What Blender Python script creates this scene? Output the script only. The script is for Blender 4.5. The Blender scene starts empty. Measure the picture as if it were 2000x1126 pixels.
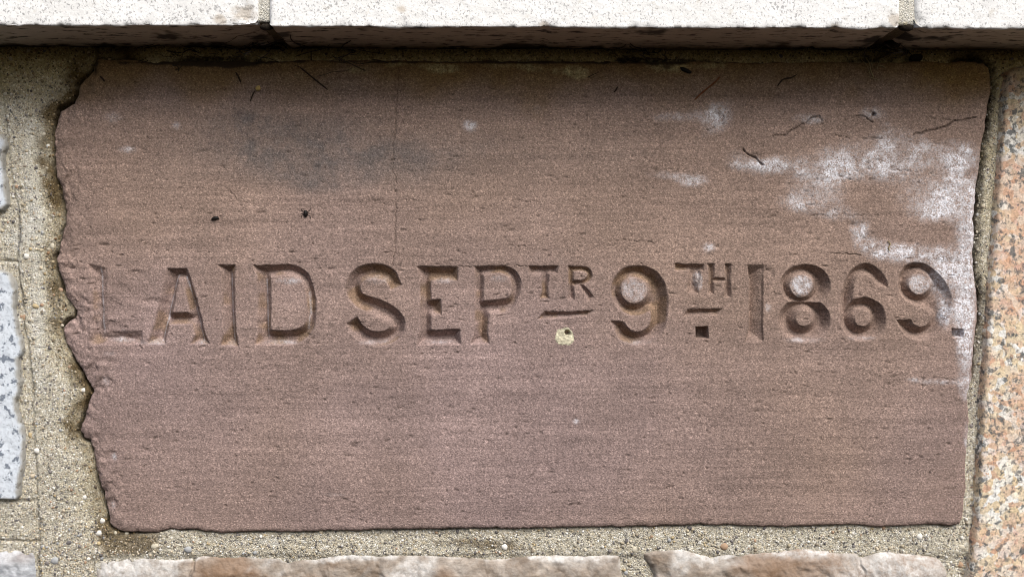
import bpy, math, random
import numpy as np

# ------------------------------------------------------------------ camera, sky, sun, exposure
# Plan of the place: the wall face is the plane y = 0, x to the right, z up, metres.
# 1 m of wall fills the frame from the camera 1 m in front of it.
scene = bpy.context.scene
D = 1.0
cam_d = bpy.data.cameras.new("camera")
cam_d.lens = 36.0; cam_d.sensor_width = 36.0
cam_d.clip_start = 0.01; cam_d.clip_end = 200
cam = bpy.data.objects.new("camera", cam_d)
cam.location = (0, -D, 0); cam.rotation_euler = (math.radians(90), 0, 0)
scene.collection.objects.link(cam); scene.camera = cam

SUN_EL = 45.5
world = bpy.data.worlds.new("World"); scene.world = world; world.use_nodes = True
wn = world.node_tree.nodes; wl = world.node_tree.links
bg = wn["Background"]
sky = wn.new("ShaderNodeTexSky"); sky.sky_type = 'NISHITA'; sky.sun_disc = False
sky.sun_elevation = math.radians(SUN_EL); sky.sun_rotation = math.radians(180 - 27)
sky.air_density = 1.0; sky.dust_density = 4.0; sky.ozone_density = 1.0
wl.new(sky.outputs[0], bg.inputs[0]); bg.inputs[1].default_value = 0.055

sun_d = bpy.data.lights.new("sun", 'SUN'); sun_d.energy = 1.5; sun_d.angle = math.radians(38)
sun_d.color = (1.0, 0.97, 0.93)
sun = bpy.data.objects.new("sun", sun_d); sun.rotation_euler = (math.radians(90 - SUN_EL), 0, math.radians(27))
scene.collection.objects.link(sun)

scene.view_settings.view_transform = 'Standard'; scene.view_settings.look = 'None'
scene.view_settings.gamma = 1.0; scene.view_settings.use_curve_mapping = False
scene.view_settings.exposure = 1.17
scene.render.engine = 'CYCLES'
scene.cycles.filter_width = 1.0

# ------------------------------------------------------------------ numpy helpers
R = np.random.RandomState(7)
random.seed(7)
MM = 0.001
PX = 0.0005                       # metres of wall per unit of the 2000 x 1126 plan

def sstep(a, b, x):
    t = np.clip((x - a) / (b - a), 0, 1); return t * t * (3 - 2 * t)

_lat = {}
def vnoise(x, y, seed=0):
    """value noise, one feature per unit, 0..1"""
    if seed not in _lat: _lat[seed] = np.random.RandomState(seed + 1000).rand(256, 256)
    L = _lat[seed]
    xi = np.floor(x).astype(np.int64); yi = np.floor(y).astype(np.int64)
    fx = x - xi; fy = y - yi
    fx = fx * fx * (3 - 2 * fx); fy = fy * fy * (3 - 2 * fy)
    a = L[yi & 255, xi & 255]; b = L[yi & 255, (xi + 1) & 255]
    c = L[(yi + 1) & 255, xi & 255]; d = L[(yi + 1) & 255, (xi + 1) & 255]
    return (a * (1 - fx) + b * fx) * (1 - fy) + (c * (1 - fx) + d * fx) * fy

def fbm(x, y, size, oct=4, seed=0, gain=0.5, sx=1.0):
    """fractal noise 0..1, 'size' = largest feature in plan units, sx stretches along x"""
    v = np.zeros(np.broadcast(x, y).shape); amp = 1; tot = 0
    for o in range(oct):
        s = (2 ** o) / size; ca, sa = math.cos(0.62 + 1.1 * o), math.sin(0.62 + 1.1 * o)
        if sx != 1.0: ca, sa = 1.0, 0.0
        u = x * s / sx; w = y * s
        v += amp * vnoise(u * ca - w * sa + 17.3 * o + 64, u * sa + w * ca + 9.1 * o + 64, seed + o); tot += amp; amp *= gain
    return v / tot

def poly_dist(X, Y, loops):
    """signed distance (inside > 0) to closed loops, even-odd"""
    d2 = np.full(X.shape, 1e12); ins = np.zeros(X.shape, bool)
    for pts in loops:
        n = len(pts)
        for i in range(n):
            ax, ay = pts[i]; bx, by = pts[(i + 1) % n]
            ex, ey = bx - ax, by - ay; l2 = ex * ex + ey * ey
            if l2 < 1e-9: continue
            px = X - ax; py = Y - ay
            t = np.clip((px * ex + py * ey) / l2, 0, 1)
            np.minimum(d2, (px - t * ex) ** 2 + (py - t * ey) ** 2, out=d2)
            if ay != by:
                c = ((ay > Y) != (by > Y)) & (X < ex * (Y - ay) / (by - ay) + ax)
                ins ^= c
    d = np.sqrt(d2)
    return np.where(ins, d, -d)

def line_dist(X, Y, pts):
    d2 = np.full(X.shape, 1e12)
    for i in range(len(pts) - 1):
        ax, ay = pts[i]; bx, by = pts[i + 1]
        ex, ey = bx - ax, by - ay; l2 = max(ex * ex + ey * ey, 1e-9)
        t = np.clip(((X - ax) * ex + (Y - ay) * ey) / l2, 0, 1)
        np.minimum(d2, (X - ax - t * ex) ** 2 + (Y - ay - t * ey) ** 2, out=d2)
    return np.sqrt(d2)

def smooth_line(pts, k=4):
    """Catmull-Rom"""
    out = []; n = len(pts)
    for i in range(n - 1):
        p0 = pts[max(i - 1, 0)]; p1 = pts[i]; p2 = pts[i + 1]; p3 = pts[min(i + 2, n - 1)]
        for j in range(k):
            t = j / k
            out.append(tuple(0.5 * (2 * p1[q] + (p2[q] - p0[q]) * t + (2 * p0[q] - 5 * p1[q] + 4 * p2[q] - p3[q]) * t * t
                       + (3 * p1[q] - p0[q] - 3 * p2[q] + p3[q]) * t ** 3) for q in range(len(p1))))
    out.append(tuple(pts[-1])); return out

def stroke(pts, w, k=4):
    """outline of a pen stroke with square ends"""
    c = np.array(smooth_line(pts, k)); t = np.gradient(c, axis=0); t /= np.linalg.norm(t, axis=1)[:, None]
    n = np.stack([-t[:, 1], t[:, 0]], 1)
    ww = np.interp(np.linspace(0, 1, len(c)), np.linspace(0, 1, len(w)), w) if hasattr(w, '__len__') else np.full(len(c), w)
    a = c + n * ww[:, None] / 2; b = c - n * ww[:, None] / 2
    return [tuple(p) for p in a] + [tuple(p) for p in b[::-1]]

def circle(cx, cy, rx, ry=None, n=28):
    ry = ry or rx
    return [(cx + rx * math.cos(2 * math.pi * i / n), cy + ry * math.sin(2 * math.pi * i / n)) for i in range(n)]

# ------------------------------------------------------------------ mesh helpers
COL = scene.collection
def raw_mesh(name, co, quads, mats, attrs=None, normals=None, tris=None):
    me = bpy.data.meshes.new(name)
    nv = len(co); me.vertices.add(nv); me.vertices.foreach_set("co", np.ascontiguousarray(co, np.float32).ravel())
    loops = quads.ravel(); starts = np.arange(len(quads)) * 4
    nq = len(quads)
    if tris is not None and len(tris):
        starts = np.concatenate([starts, nq * 4 + np.arange(len(tris)) * 3]); loops = np.concatenate([loops, tris.ravel()])
    me.loops.add(len(loops)); me.loops.foreach_set("vertex_index", loops.astype(np.int32))
    me.polygons.add(len(starts)); me.polygons.foreach_set("loop_start", starts.astype(np.int32))
    me.update(calc_edges=True); me.validate()
    me.polygons.foreach_set("use_smooth", np.ones(len(me.polygons), bool))
    for k, v in (attrs or {}).items():
        a = me.attributes.new(k, 'FLOAT_COLOR', 'POINT'); a.data.foreach_set("color", np.ascontiguousarray(v, np.float32).ravel())
    if normals is not None:
        me.normals_split_custom_set_from_vertices(normals.astype(np.float64).tolist())
    me.materials.append(mats)
    return me

def link(name, me, parent=None, label=None, cat=None, group=None, kind=None):
    o = bpy.data.objects.new(name, me); COL.objects.link(o)
    if parent: o.parent = parent
    if label: o["label"] = label
    if cat: o["category"] = cat
    if group: o["group"] = group
    if kind: o["kind"] = kind
    return o

def plan(px, py, y=0.0):
    """plan units on the wall plane at depth y -> x, z in metres"""
    s = (D + y) / D
    return (px - 1000) * PX * s, (563 - py) * PX * s

def relief(xs, ys, H, y0, keep, mat, attrs=None, fid=None, ids=(0,)):
    """height field H (metres into the wall, behind depth y0) on the plan grid xs, ys.
       keep: vertex mask. Returns {id: mesh}."""
    X, Y = np.meshgrid(xs, ys)
    wx, wz = plan(X, Y, y0)
    gx = wx[0]; gz = wz[:, 0]
    hz, hx = np.gradient(H, gz, gx)
    N = np.stack([hx, -np.ones_like(H), hz], -1); N /= np.linalg.norm(N, axis=-1, keepdims=True)
    co = np.stack([wx, y0 + H, wz], -1).reshape(-1, 3); N = N.reshape(-1, 3)
    nr, nc = H.shape
    idx = np.arange(nr * nc).reshape(nr, nc)
    q = np.stack([idx[:-1, :-1], idx[1:, :-1], idx[1:, 1:], idx[:-1, 1:]], -1).reshape(-1, 4)
    q = q[keep.ravel()[q].all(1)]
    f = fid.ravel()[q].max(1) if fid is not None else np.zeros(len(q), int)
    out = {}
    for i in ids:
        qq = q[f == i]
        if not len(qq): continue
        u, inv = np.unique(qq, return_inverse=True)
        out[i] = raw_mesh("relief", co[u], inv.reshape(-1, 4), mat, {k: v.reshape(-1, 4)[u] for k, v in (attrs or {}).items()}, N[u])
    return out

def blobs(X, Y, lst):
    """sum of soft spots (x, y, rx, ry, amp)"""
    v = np.zeros(X.shape)
    for (cx, cy, rx, ry, a) in lst: v += a * np.exp(-(((X - cx) / rx) ** 2 + ((Y - cy) / ry) ** 2))
    return v

# ------------------------------------------------------------------ materials
class NT:
    def __init__(s, name):
        s.m = bpy.data.materials.new(name); s.m.use_nodes = True
        s.n = s.m.node_tree.nodes; s.l = s.m.node_tree.links
        s.b = s.n["Principled BSDF"]; s.tc = s.n.new("ShaderNodeTexCoord").outputs["Object"]
    def set(s, sock, v):
        if isinstance(v, bpy.types.NodeSocket): s.l.new(v, sock)
        elif isinstance(v, tuple) and len(v) == 3 and sock.type == 'RGBA': sock.default_value = (*v, 1)
        else: sock.default_value = v
    def map(s, scale, rot=(0, 0, 0)):
        n = s.n.new("ShaderNodeMapping"); s.l.new(s.tc, n.inputs[0]); n.inputs["Scale"].default_value = scale
        n.inputs["Rotation"].default_value = rot
        return n.outputs[0]
    def noise(s, scale, detail=3, rough=0.55, vec=None, dist=0.0, color=False):
        n = s.n.new("ShaderNodeTexNoise"); s.l.new(vec or s.tc, n.inputs["Vector"])
        n.inputs["Scale"].default_value = scale; n.inputs["Detail"].default_value = detail
        n.inputs["Roughness"].default_value = rough; n.inputs["Distortion"].default_value = dist
        return n.outputs["Color" if color else "Fac"]
    def voro(s, scale, vec=None, feature='F1', out="Color", rnd=1.0):
        n = s.n.new("ShaderNodeTexVoronoi"); n.feature = feature; s.l.new(vec or s.tc, n.inputs["Vector"])
        n.inputs["Scale"].default_value = scale; n.inputs["Randomness"].default_value = rnd
        return n.outputs[out]
    def ramp(s, fac, stops, interp='LINEAR'):
        n = s.n.new("ShaderNodeValToRGB"); n.color_ramp.interpolation = interp; s.set(n.inputs[0], fac)
        e = n.color_ramp.elements
        while len(e) > 1: e.remove(e[-1])
        for i, (p, c) in enumerate(stops):
            el = e[0] if i == 0 else e.new(p)
            el.position = p; el.color = (*c, 1) if isinstance(c, tuple) else (c, c, c, 1)
        return n.outputs[0]
    def mix(s, fac, a, b, mode='MIX'):
        n = s.n.new("ShaderNodeMix"); n.data_type = 'RGBA'; n.blend_type = mode
        s.set(n.inputs[0], fac); s.set(n.inputs[6], a); s.set(n.inputs[7], b)
        return n.outputs[2]
    def math(s, op, a, b=0.0, clamp=False):
        n = s.n.new("ShaderNodeMath"); n.operation = op; n.use_clamp = clamp
        s.set(n.inputs[0], a); s.set(n.inputs[1], b); return n.outputs[0]
    def range(s, v, a, b, c=0.0, d=1.0):
        n = s.n.new("ShaderNodeMapRange"); s.set(n.inputs[0], v)
        for i, q in enumerate((a, b, c, d)): s.set(n.inputs[i + 1], q)
        return n.outputs[0]
    def attr(s, name):
        n = s.n.new("ShaderNodeAttribute"); n.attribute_name = name
        sp = s.n.new("ShaderNodeSeparateColor"); s.l.new(n.outputs["Color"], sp.inputs[0])
        return sp.outputs[0], sp.outputs[1], sp.outputs[2], n.outputs["Alpha"], n.outputs["Color"]
    def sep(s, col):
        sp = s.n.new("ShaderNodeSeparateColor"); s.l.new(col, sp.inputs[0]); return sp.outputs
    def bump(s, h, strength, dist, normal=None):
        n = s.n.new("ShaderNodeBump"); n.inputs["Strength"].default_value = strength; n.inputs["Distance"].default_value = dist
        s.set(n.inputs["Height"], h)
        if normal: s.l.new(normal, n.inputs["Normal"])
        return n.outputs[0]
    def done(s, col, rough=0.9, normal=None, spec=0.25):
        s.set(s.b.inputs["Base Color"], col); s.set(s.b.inputs["Roughness"], rough)
        s.b.inputs["Specular IOR Level"].default_value = spec
        if normal: s.l.new(normal, s.b.inputs["Normal"])
        return s.m

def mat_sandstone():
    t = NT("red_sandstone")
    white, soot, algae, dirt, _ = t.attr("stain")
    warm, lichen, _, _, _ = t.attr("tone")
    base = t.mix(warm, (0.278, 0.205, 0.192), (0.266, 0.191, 0.157))
    bed = t.noise(1.0, 5, 0.65, t.map((9, 22, 380), (0, math.radians(1.3), 0)))
    base = t.mix(1.0, base, t.ramp(bed, [(0.28, 0.84), (0.5, 1.0), (0.72, 1.15)]), 'MULTIPLY')
    band = t.noise(1.0, 4, 0.6, t.map((2.2, 5, 62), (0, math.radians(0.9), 0)))
    base = t.mix(1.0, base, t.ramp(band, [(0.3, 0.88), (0.7, 1.10)]), 'MULTIPLY')
    hair = t.noise(1.0, 3, 0.6, t.map((6, 20, 900), (0, math.radians(1.1), 0)))
    base = t.mix(1.0, base, t.ramp(hair, [(0.30, 0.86), (0.45, 1.0), (0.75, 1.06)]), 'MULTIPLY')
    cloud = t.noise(11, 6, 0.66)
    base = t.mix(1.0, base, t.ramp(cloud, [(0.3, 0.82), (0.7, 1.14)]), 'MULTIPLY')
    g1 = t.noise(760, 2, 0.6, t.map((0.7, 1, 1.1)))
    g2 = t.noise(260, 3, 0.7)
    cell = t.sep(t.voro(1000))
    base = t.mix(soot, base, (0.105, 0.098, 0.098))
    base = t.mix(algae, base, t.mix(t.noise(70, 4, 0.65), (0.150, 0.078, 0.026), (0.230, 0.155, 0.060)))
    base = t.mix(t.math('MULTIPLY', lichen, t.ramp(g2, [(0.35, 0.3), (0.6, 1.0)])), base, (0.42, 0.355, 0.185))
    grain = t.ramp(cell[0], [(0.0, 0.62), (0.22, 0.88), (0.6, 1.01), (0.86, 1.16), (1.0, 1.6)])
    base = t.mix(1.0, base, grain, 'MULTIPLY')
    base = t.mix(1.0, base, t.ramp(g1, [(0.28, 0.70), (0.5, 1.0), (0.72, 1.32)]), 'MULTIPLY')
    base = t.mix(1.0, base, t.ramp(g2, [(0.3, 0.86), (0.7, 1.14)]), 'MULTIPLY')
    sp = t.math('ADD', t.math('MULTIPLY', cell[1], 0.30), t.math('MULTIPLY', t.noise(170, 5, 0.75), 1.0))
    wm = t.math('MULTIPLY', white, t.range(sp, 0.50, 0.80, 0.12, 1.0), True)
    base = t.mix(wm, base, (0.80, 0.81, 0.87))
    base = t.mix(dirt, base, (0.030, 0.022, 0.016))  # grime, plus the dark put into cracks, pits and sides
    n = t.bump(g1, 0.6, 0.0009)
    n = t.bump(g2, 0.30, 0.0012, n)
    return t.done(base, 0.93, n, 0.2)

def mat_mortar():
    t = NT("sandy_mortar")
    olive, brown, black, pale, _ = t.attr("stain")
    warp = t.noise(260, 2, 0.5, color=True)
    v = t.mix(0.0022, t.tc, warp, 'ADD')
    cell = t.sep(t.voro(640, v))
    grains = t.ramp(cell[0], [(0.0, (0.10, 0.09, 0.09)), (0.12, (0.24, 0.23, 0.21)), (0.24, (0.46, 0.42, 0.33)), (0.5, (0.62, 0.57, 0.45)),
                              (0.68, (0.60, 0.53, 0.38)), (0.78, (0.74, 0.70, 0.60)), (0.93, (0.86, 0.85, 0.80))])
    fine = t.noise(900, 3, 0.65)
    paste = t.mix(t.noise(60, 4), (0.50, 0.465, 0.375), (0.64, 0.60, 0.505))
    base = t.mix(t.ramp(cell[1], [(0.25, 0.25), (0.75, 0.95)]), paste, grains)
    base = t.mix(1.0, base, t.ramp(fine, [(0.3, 0.62), (0.5, 1.0), (0.72, 1.3)]), 'MULTIPLY')
    base = t.mix(t.math('MULTIPLY', pale, 0.6), base, t.mix(1.0, (0.76, 0.75, 0.69), t.ramp(fine, [(0.3, 0.6), (0.6, 1.1)]), 'MULTIPLY'))
    base = t.mix(olive, base, t.mix(1.0, base, (0.78, 0.69, 0.43), 'MULTIPLY'))
    base = t.mix(brown, base, t.mix(1.0, base, (0.27, 0.22, 0.155), 'MULTIPLY'))
    base = t.mix(t.math('MULTIPLY', black, t.ramp(t.noise(240, 3, 0.7), [(0.35, 0.55), (0.6, 1.0)])), base, (0.018, 0.015, 0.012))
    edge = t.voro(640, v, 'DISTANCE_TO_EDGE', "Distance")
    h = t.math('ADD', t.ramp(edge, [(0.0, 0.0), (0.25, 0.8), (0.5, 1.0)]), t.math('MULTIPLY', fine, 0.8))
    n = t.bump(h, 0.7, 0.0012)
    return t.done(base, 0.95, n, 0.15)

def mat_pebble():
    t = NT("mortar_grain")
    c = t.attr("tint")[4]
    g = t.noise(900, 2)
    return t.done(t.mix(1.0, c, t.ramp(g, [(0.3, 0.7), (0.7, 1.2)]), 'MULTIPLY'), 0.75, t.bump(g, 0.3, 0.0004), 0.35)

def mat_pale_granite():
    t = NT("pale_granite")
    dirt, brown, _, _, _ = t.attr("stain")
    b = t.mix(t.noise(26, 4), (0.78, 0.78, 0.76), (0.87, 0.88, 0.89))
    v = t.map((1, 1, 0.85))
    sp = t.math('ADD', t.noise(480, 3, 0.62, v), t.math('MULTIPLY', t.math('SUBTRACT', t.noise(45, 4), 0.5), 0.16))
    sp2 = t.noise(150, 4, 0.7, v)
    m1 = t.ramp(sp, [(0.56, 0.0), (0.64, 0.62)])
    m2 = t.ramp(sp2, [(0.63, 0.0), (0.69, 0.5)])
    b = t.mix(m2, b, (0.26, 0.26, 0.28))
    b = t.mix(m1, b, (0.20, 0.20, 0.21))
    b = t.mix(t.ramp(t.noise(75, 4, 0.65), [(0.60, 0.0), (0.72, 0.35)]), b, (0.46, 0.40, 0.30))
    streak = t.noise(1.0, 4, 0.65, t.map((45, 210, 210)))
    b = t.mix(brown, b, t.mix(t.noise(50, 4), (0.40, 0.33, 0.25), (0.58, 0.49, 0.385)))
    b = t.mix(t.math('MULTIPLY', brown, t.ramp(streak, [(0.55, 0.0), (0.62, 0.9)])), b, (0.03, 0.025, 0.02))
    b = t.mix(dirt, b, (0.03, 0.024, 0.017))
    n = t.bump(t.noise(420, 3, 0.6), 0.4, 0.001)
    return t.done(b, 0.8, n, 0.3)

def mat_grey_granite():
    t = NT("grey_granite")
    b = t.mix(t.noise(60, 4), (0.52, 0.58, 0.65), (0.74, 0.79, 0.85))
    b = t.mix(t.ramp(t.noise(330, 3, 0.6), [(0.52, 0.0), (0.66, 0.5)]), b, (0.34, 0.37, 0.42))
    b = t.mix(t.ramp(t.noise(140, 5, 0.68, dist=0.3), [(0.55, 0.0), (0.59, 0.85)]), b, (0.10, 0.125, 0.17))
    olive = t.attr("stain")[0]
    b = t.mix(olive, b, (0.20, 0.17, 0.11))
    return t.done(b, 0.75, t.bump(t.noise(420, 3), 0.35, 0.001), 0.35)

def mat_pink_granite():
    t = NT("salmon_granite")
    warp = t.noise(120, 3, 0.6, color=True)
    v = t.mix(0.006, t.tc, warp, 'ADD')
    c = t.sep(t.voro(165, v))
    big = t.noise(17, 3, 0.6)
    base = t.ramp(c[0], [(0.0, (0.60, 0.38, 0.26)), (0.14, (0.64, 0.47, 0.34)), (0.28, (0.72, 0.61, 0.45)), (0.48, (0.70, 0.56, 0.36)), (0.62, (0.82, 0.77, 0.67)), (0.85, (0.80, 0.79, 0.76))])
    base = t.mix(t.ramp(big, [(0.47, 0.0), (0.60, 0.8)]), base, t.ramp(c[1], [(0.0, (0.60, 0.31, 0.20)), (0.45, (0.66, 0.45, 0.32)), (1.0, (0.70, 0.56, 0.44))]))
    base = t.mix(t.ramp(t.noise(210, 4, 0.66), [(0.545, 0.0), (0.60, 0.8)]), base, (0.15, 0.145, 0.14))
    base = t.mix(t.ramp(t.noise(95, 4, 0.7), [(0.565, 0.0), (0.615, 0.85)]), base, (0.10, 0.11, 0.115))
    base = t.mix(1.0, base, t.ramp(t.noise(520, 3, 0.65), [(0.3, 0.62), (0.65, 1.15)]), 'MULTIPLY')
    olive = t.attr("stain")[0]
    base = t.mix(olive, base, t.mix(1.0, base, (0.40, 0.33, 0.17), 'MULTIPLY'))
    return t.done(base, 0.75, t.bump(t.noise(300, 3), 0.4, 0.0012), 0.35)

def mat_slate(name, c0, c1, crust):
    t = NT(name)
    white, rust, _, _, _ = t.attr("stain")
    st = t.noise(1.0, 6, 0.7, t.map((70, 60, 190), (0, math.radians(-6), 0)))
    b = t.mix(t.ramp(t.noise(40, 7, 0.72, dist=0.4), [(0.35, 0.0), (0.65, 1.0)]), c0, c1)
    b = t.mix(1.0, b, t.ramp(st, [(0.3, 0.6), (0.7, 1.3)]), 'MULTIPLY')
    b = t.mix(t.math('MULTIPLY', rust, 0.6), b, (0.23, 0.125, 0.06))
    b = t.mix(t.math('MULTIPLY', white, t.ramp(t.noise(170, 6, 0.75), [(0.36, 0.25), (0.6, 1.0)])), b, crust)
    return t.done(b, 0.7, t.bump(t.math('ADD', st, t.math('MULTIPLY', t.noise(500, 3), 0.4)), 0.4, 0.0015), 0.35)

def mat_plain(name, c, rough=0.8, var=0.3, scale=500, spec=0.2):
    t = NT(name)
    g = t.noise(scale, 3)
    return t.done(t.mix(1.0, c, t.ramp(g, [(0.3, 1 - var), (0.7, 1 + var)]), 'MULTIPLY'), rough, t.bump(g, 0.3, 0.0004), spec)

M_SAND = mat_sandstone(); M_MORT = mat_mortar(); M_PEB = mat_pebble(); M_PALE = mat_pale_granite()
M_GREY = mat_grey_granite(); M_PINK = mat_pink_granite()
M_SLB = mat_slate("brown_slate", (0.21, 0.16, 0.118), (0.41, 0.365, 0.32), (0.66, 0.655, 0.64))
M_SLG = mat_slate("blue_grey_slate", (0.30, 0.32, 0.35), (0.50, 0.52, 0.55), (0.66, 0.67, 0.69))
M_TWIG = mat_plain("dark_twig", (0.035, 0.022, 0.015)); M_NEED = mat_plain("red_brown_needle", (0.17, 0.065, 0.028))
M_BLACK = mat_plain("black_husk", (0.012, 0.010, 0.009), 0.5); M_STRAW = mat_plain("dry_straw", (0.34, 0.27, 0.15))
M_WEB = mat_plain("dusty_cobweb", (0.045, 0.036, 0.026), 0.95); M_PLUG = mat_plain("pale_filler", (0.52, 0.485, 0.36), 0.95, 0.5, 300)
M_LEAF = mat_plain("yellow_leaf", (0.50, 0.36, 0.13)); M_CLOD = mat_plain("black_grime", (0.022, 0.017, 0.012), 0.95, 0.5)

# ------------------------------------------------------------------ outlines (plan units)
SAND = [(187,115),(249,117),(355,119),(497,119),(650,118),(828,119),(970,119),(1183,120),(1350,121),(1513,122),(1655,122),(1833,121),(1905,121),
 (1920,123),(1931,133),(1934,153),(1934,185),(1928,213),(1924,256),(1916,284),(1913,320),(1908,355),(1906,398),(1902,427),(1904,461),(1900,491),
 (1901,522),(1905,559),(1910,576),(1907,633),(1904,667),(1900,704),(1899,731),(1893,751),(1890,771),(1891,785),(1894,819),(1890,853),(1888,877),
 (1886,946),(1881,1007),(1876,1023),(1860,1026),(1792,1024),(1720,1028),(1668,1023),(1600,1026),(1505,1027),(1408,1024),(1245,1027),(1115,1029),
 (985,1031),(888,1032),(725,1033),(595,1037),(497,1038),(428,1040),(397,1036),(377,1032),(356,1035),(329,1031),(308,1039),(274,1040),(240,1038),
 (219,1031),(211,1021),(212,1000),(204,983),(200,963),(192,942),(185,918),(183,894),(180,874),(175,860),(161,855),(153,843),(156,829),(164,808),
 (170,788),(178,764),(174,750),(165,741),(160,727),(152,714),(142,697),(130,678),(122,657),(121,640),(130,630),(143,621),(145,606),(135,592),
 (126,572),(120,549),(113,528),(109,505),(113,481),(118,461),(126,437),(127,414),(119,387),(115,365),(108,345),(104,318),(102,290),(104,262),
 (108,235),(113,215),(140,201),(148,185),(152,165),(165,152),(178,138),(185,122)]

# ------------------------------------------------------------------ the carved stone
def axis(segments):
    out = []
    for a, b, s in segments: out += list(np.arange(a, b, s))
    return np.array(out, float)

def build_carved_stone():
    xs = axis([(86, 1952, 1.5)])
    ys = axis([(100, 490, 2.0), (490, 690, 1.25), (690, 1064, 2.0)])
    X, Y = np.meshgrid(xs, ys)
    def win(x0, x1, y0, y1):
        return slice(np.searchsorted(ys, y0), np.searchsorted(ys, y1)), slice(np.searchsorted(xs, x0), np.searchsorted(xs, x1))
    d = poly_dist(X, Y, [SAND])
    d = d + (fbm(X, Y, 26, 4, 3) - 0.5) * 6 + (fbm(X, Y, 7, 2, 9) - 0.5) * 2.5
    # sawn face: slow waves, bedding, grain
    H = (fbm(X, Y, 300, 3, 11) - 0.5) * 2.0 * MM
    H += (fbm(X, Y + 0.02 * X, 16, 3, 14, sx=9) - 0.5) * 0.75 * MM
    H += (fbm(X, Y, 12, 3, 15, 0.7) - 0.5) * 0.40 * MM
    H += (R.rand(*X.shape) - 0.5) * 0.10 * MM
    # worn arris, rougher and rounder on the left side
    rr = 7 + 12 * sstep(420, 150, X) + 5 * fbm(X, Y, 60, 2, 17)
    t = np.clip(1 - d / rr, 0, 1)
    H += np.where(d > 0, t ** 2.2, 1.0) * (1.6 + 2.2 * sstep(420, 150, X)) * MM
    H += np.where(d < 0, -d, 0) * PX * 4.2
    near = sstep(75, 4, d + (fbm(X, Y, 60, 3, 18) - .5) * 70) * sstep(330, 170, X)
    fv = fbm(X, Y, 46, 4, 19, .5); H += near * (np.abs(np.mod(fv * 7, 2) - 1) * 1.9 + (fv - .5) * 3.0) * MM
    # flaked hollows
    chips = [(200,748,24,14,2.2),(178,726,20,20,2.6),(152,640,26,20,1.6),(205,705,30,10,1.0),(216,892,13,16,1.8),(216,985,13,12,2.4),(203,955,8,14,1.8),
             (150,600,16,26,1.6),(128,480,14,26,1.5),(112,300,10,30,1.4),(128,232,18,20,1.6),(168,170,14,14,1.8),(150,530,22,14,1.0),
             (190,765,16,12,1.6),(264,534,18,8,1.6),(200,478,12,5,1.2),(218,600,22,26,1.9),(222,640,26,14,2.0),(236,566,18,14,1.2),(178,625,16,20,1.0),
             (1500,535,12,14,1.4),(1494,560,8,30,1.2),(1405,234,16,22,1.4),(1590,240,30,12,1.0),(1480,312,18,12,1.2),(1664,440,16,8,1.8),(1840,520,34,20,0.8),
             (1385,500,10,10,1.2),(295,590,22,10,1.3),(375,598,9,6,1.0),(1875,470,24,50,0.7),(1620,370,60,40,0.6),(1860,320,40,40,0.7),(345,244,12,9,0.7),(300,238,12,9,0.6),
             (918,246,12,12,0.6),(1352,352,22,10,0.7),(1125,820,9,7,0.9),(655,965,10,5,0.6),(760,600,10,8,0.5)]
    for (cx, cy, rx, ry, a) in chips:
        w = win(cx - 2.2 * rx, cx + 2.2 * rx, cy - 2.2 * ry, cy + 2.2 * ry); x, y = X[w], Y[w]
        if x.size == 0: continue
        r = np.sqrt(((x - cx) / rx) ** 2 + ((y - cy) / ry) ** 2) + (fbm(x, y, 20, 4, 21) - 0.5) * 1.0
        prof = sstep(1.2, 0.35, r) * (0.55 + 0.45 * np.clip(0.5 - (y - cy) / (2 * ry), 0, 1))
        H[w] += a * MM * prof
    # stain maps; dirt also holds the dark colour of cracks, pits and sides
    white = np.zeros_like(H); dirt = np.zeros_like(H)
    # cracks; dark colour written to dirt deepens the shade inside them
    cracks = [([(778,135),(778,156),(776,192),(773,241),(769,284),(768,334),(774,355),(775,398),(772,440),(772,480),(769,505),(768,530)],1.5,1.2,.55),
      ([(1450,288),(1453,297),(1468,303),(1480,312),(1489,322)],3.2,2.4,.8), ([(1507,265),(1530,264),(1550,252),(1575,240),(1585,230),(1602,227)],2.4,2.0,.8),
      ([(1602,227),(1604,240)],1.6,1.2,.5),([(1675,226),(1690,229),(1705,238)],2.4,1.8,.7),([(1785,263),(1800,259),(1830,252),(1860,240),(1905,229)],3.0,2.4,.8),
      ([(1820,231),(1845,233),(1868,236)],1.6,1.2,.6),([(1634,264),(1650,268),(1658,270)],2.0,1.6,.7),([(1686,270),(1705,271),(1722,269)],2.0,1.6,.6),
      ([(1380,254),(1393,250),(1402,244),(1411,240),(1412,226)],2.4,1.8,.7),([(1580,419),(1640,422),(1715,420)],1.5,.9,.35),([(1740,332),(1770,335),(1802,333)],1.5,1.0,.5),
      ([(1625,494),(1655,495),(1682,497)],1.7,1.2,.6),([(1190,471),(1225,469),(1262,471)],1.5,1.0,.4),([(980,391),(1010,390),(1050,394)],1.5,1.0,.5),([(780,389),(830,391)],1.2,.8,.3),
      ([(1000,405),(1040,404)],1.2,.8,.4),([(895,521),(925,521)],1.6,1.0,.4),([(745,495),(756,498)],1.6,1.0,.5),([(1006,520),(1030,519)],1.6,1.0,.5),([(1262,470),(1276,476)],1.6,1.0,.5),
      ([(600,700),(603,780),(605,850)],1.0,.4,.0),([(1845,738),(1866,742)],2,1.2,.6),([(450,372),(458,384),(466,392),(482,396)],1.6,.9,.55)]
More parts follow.
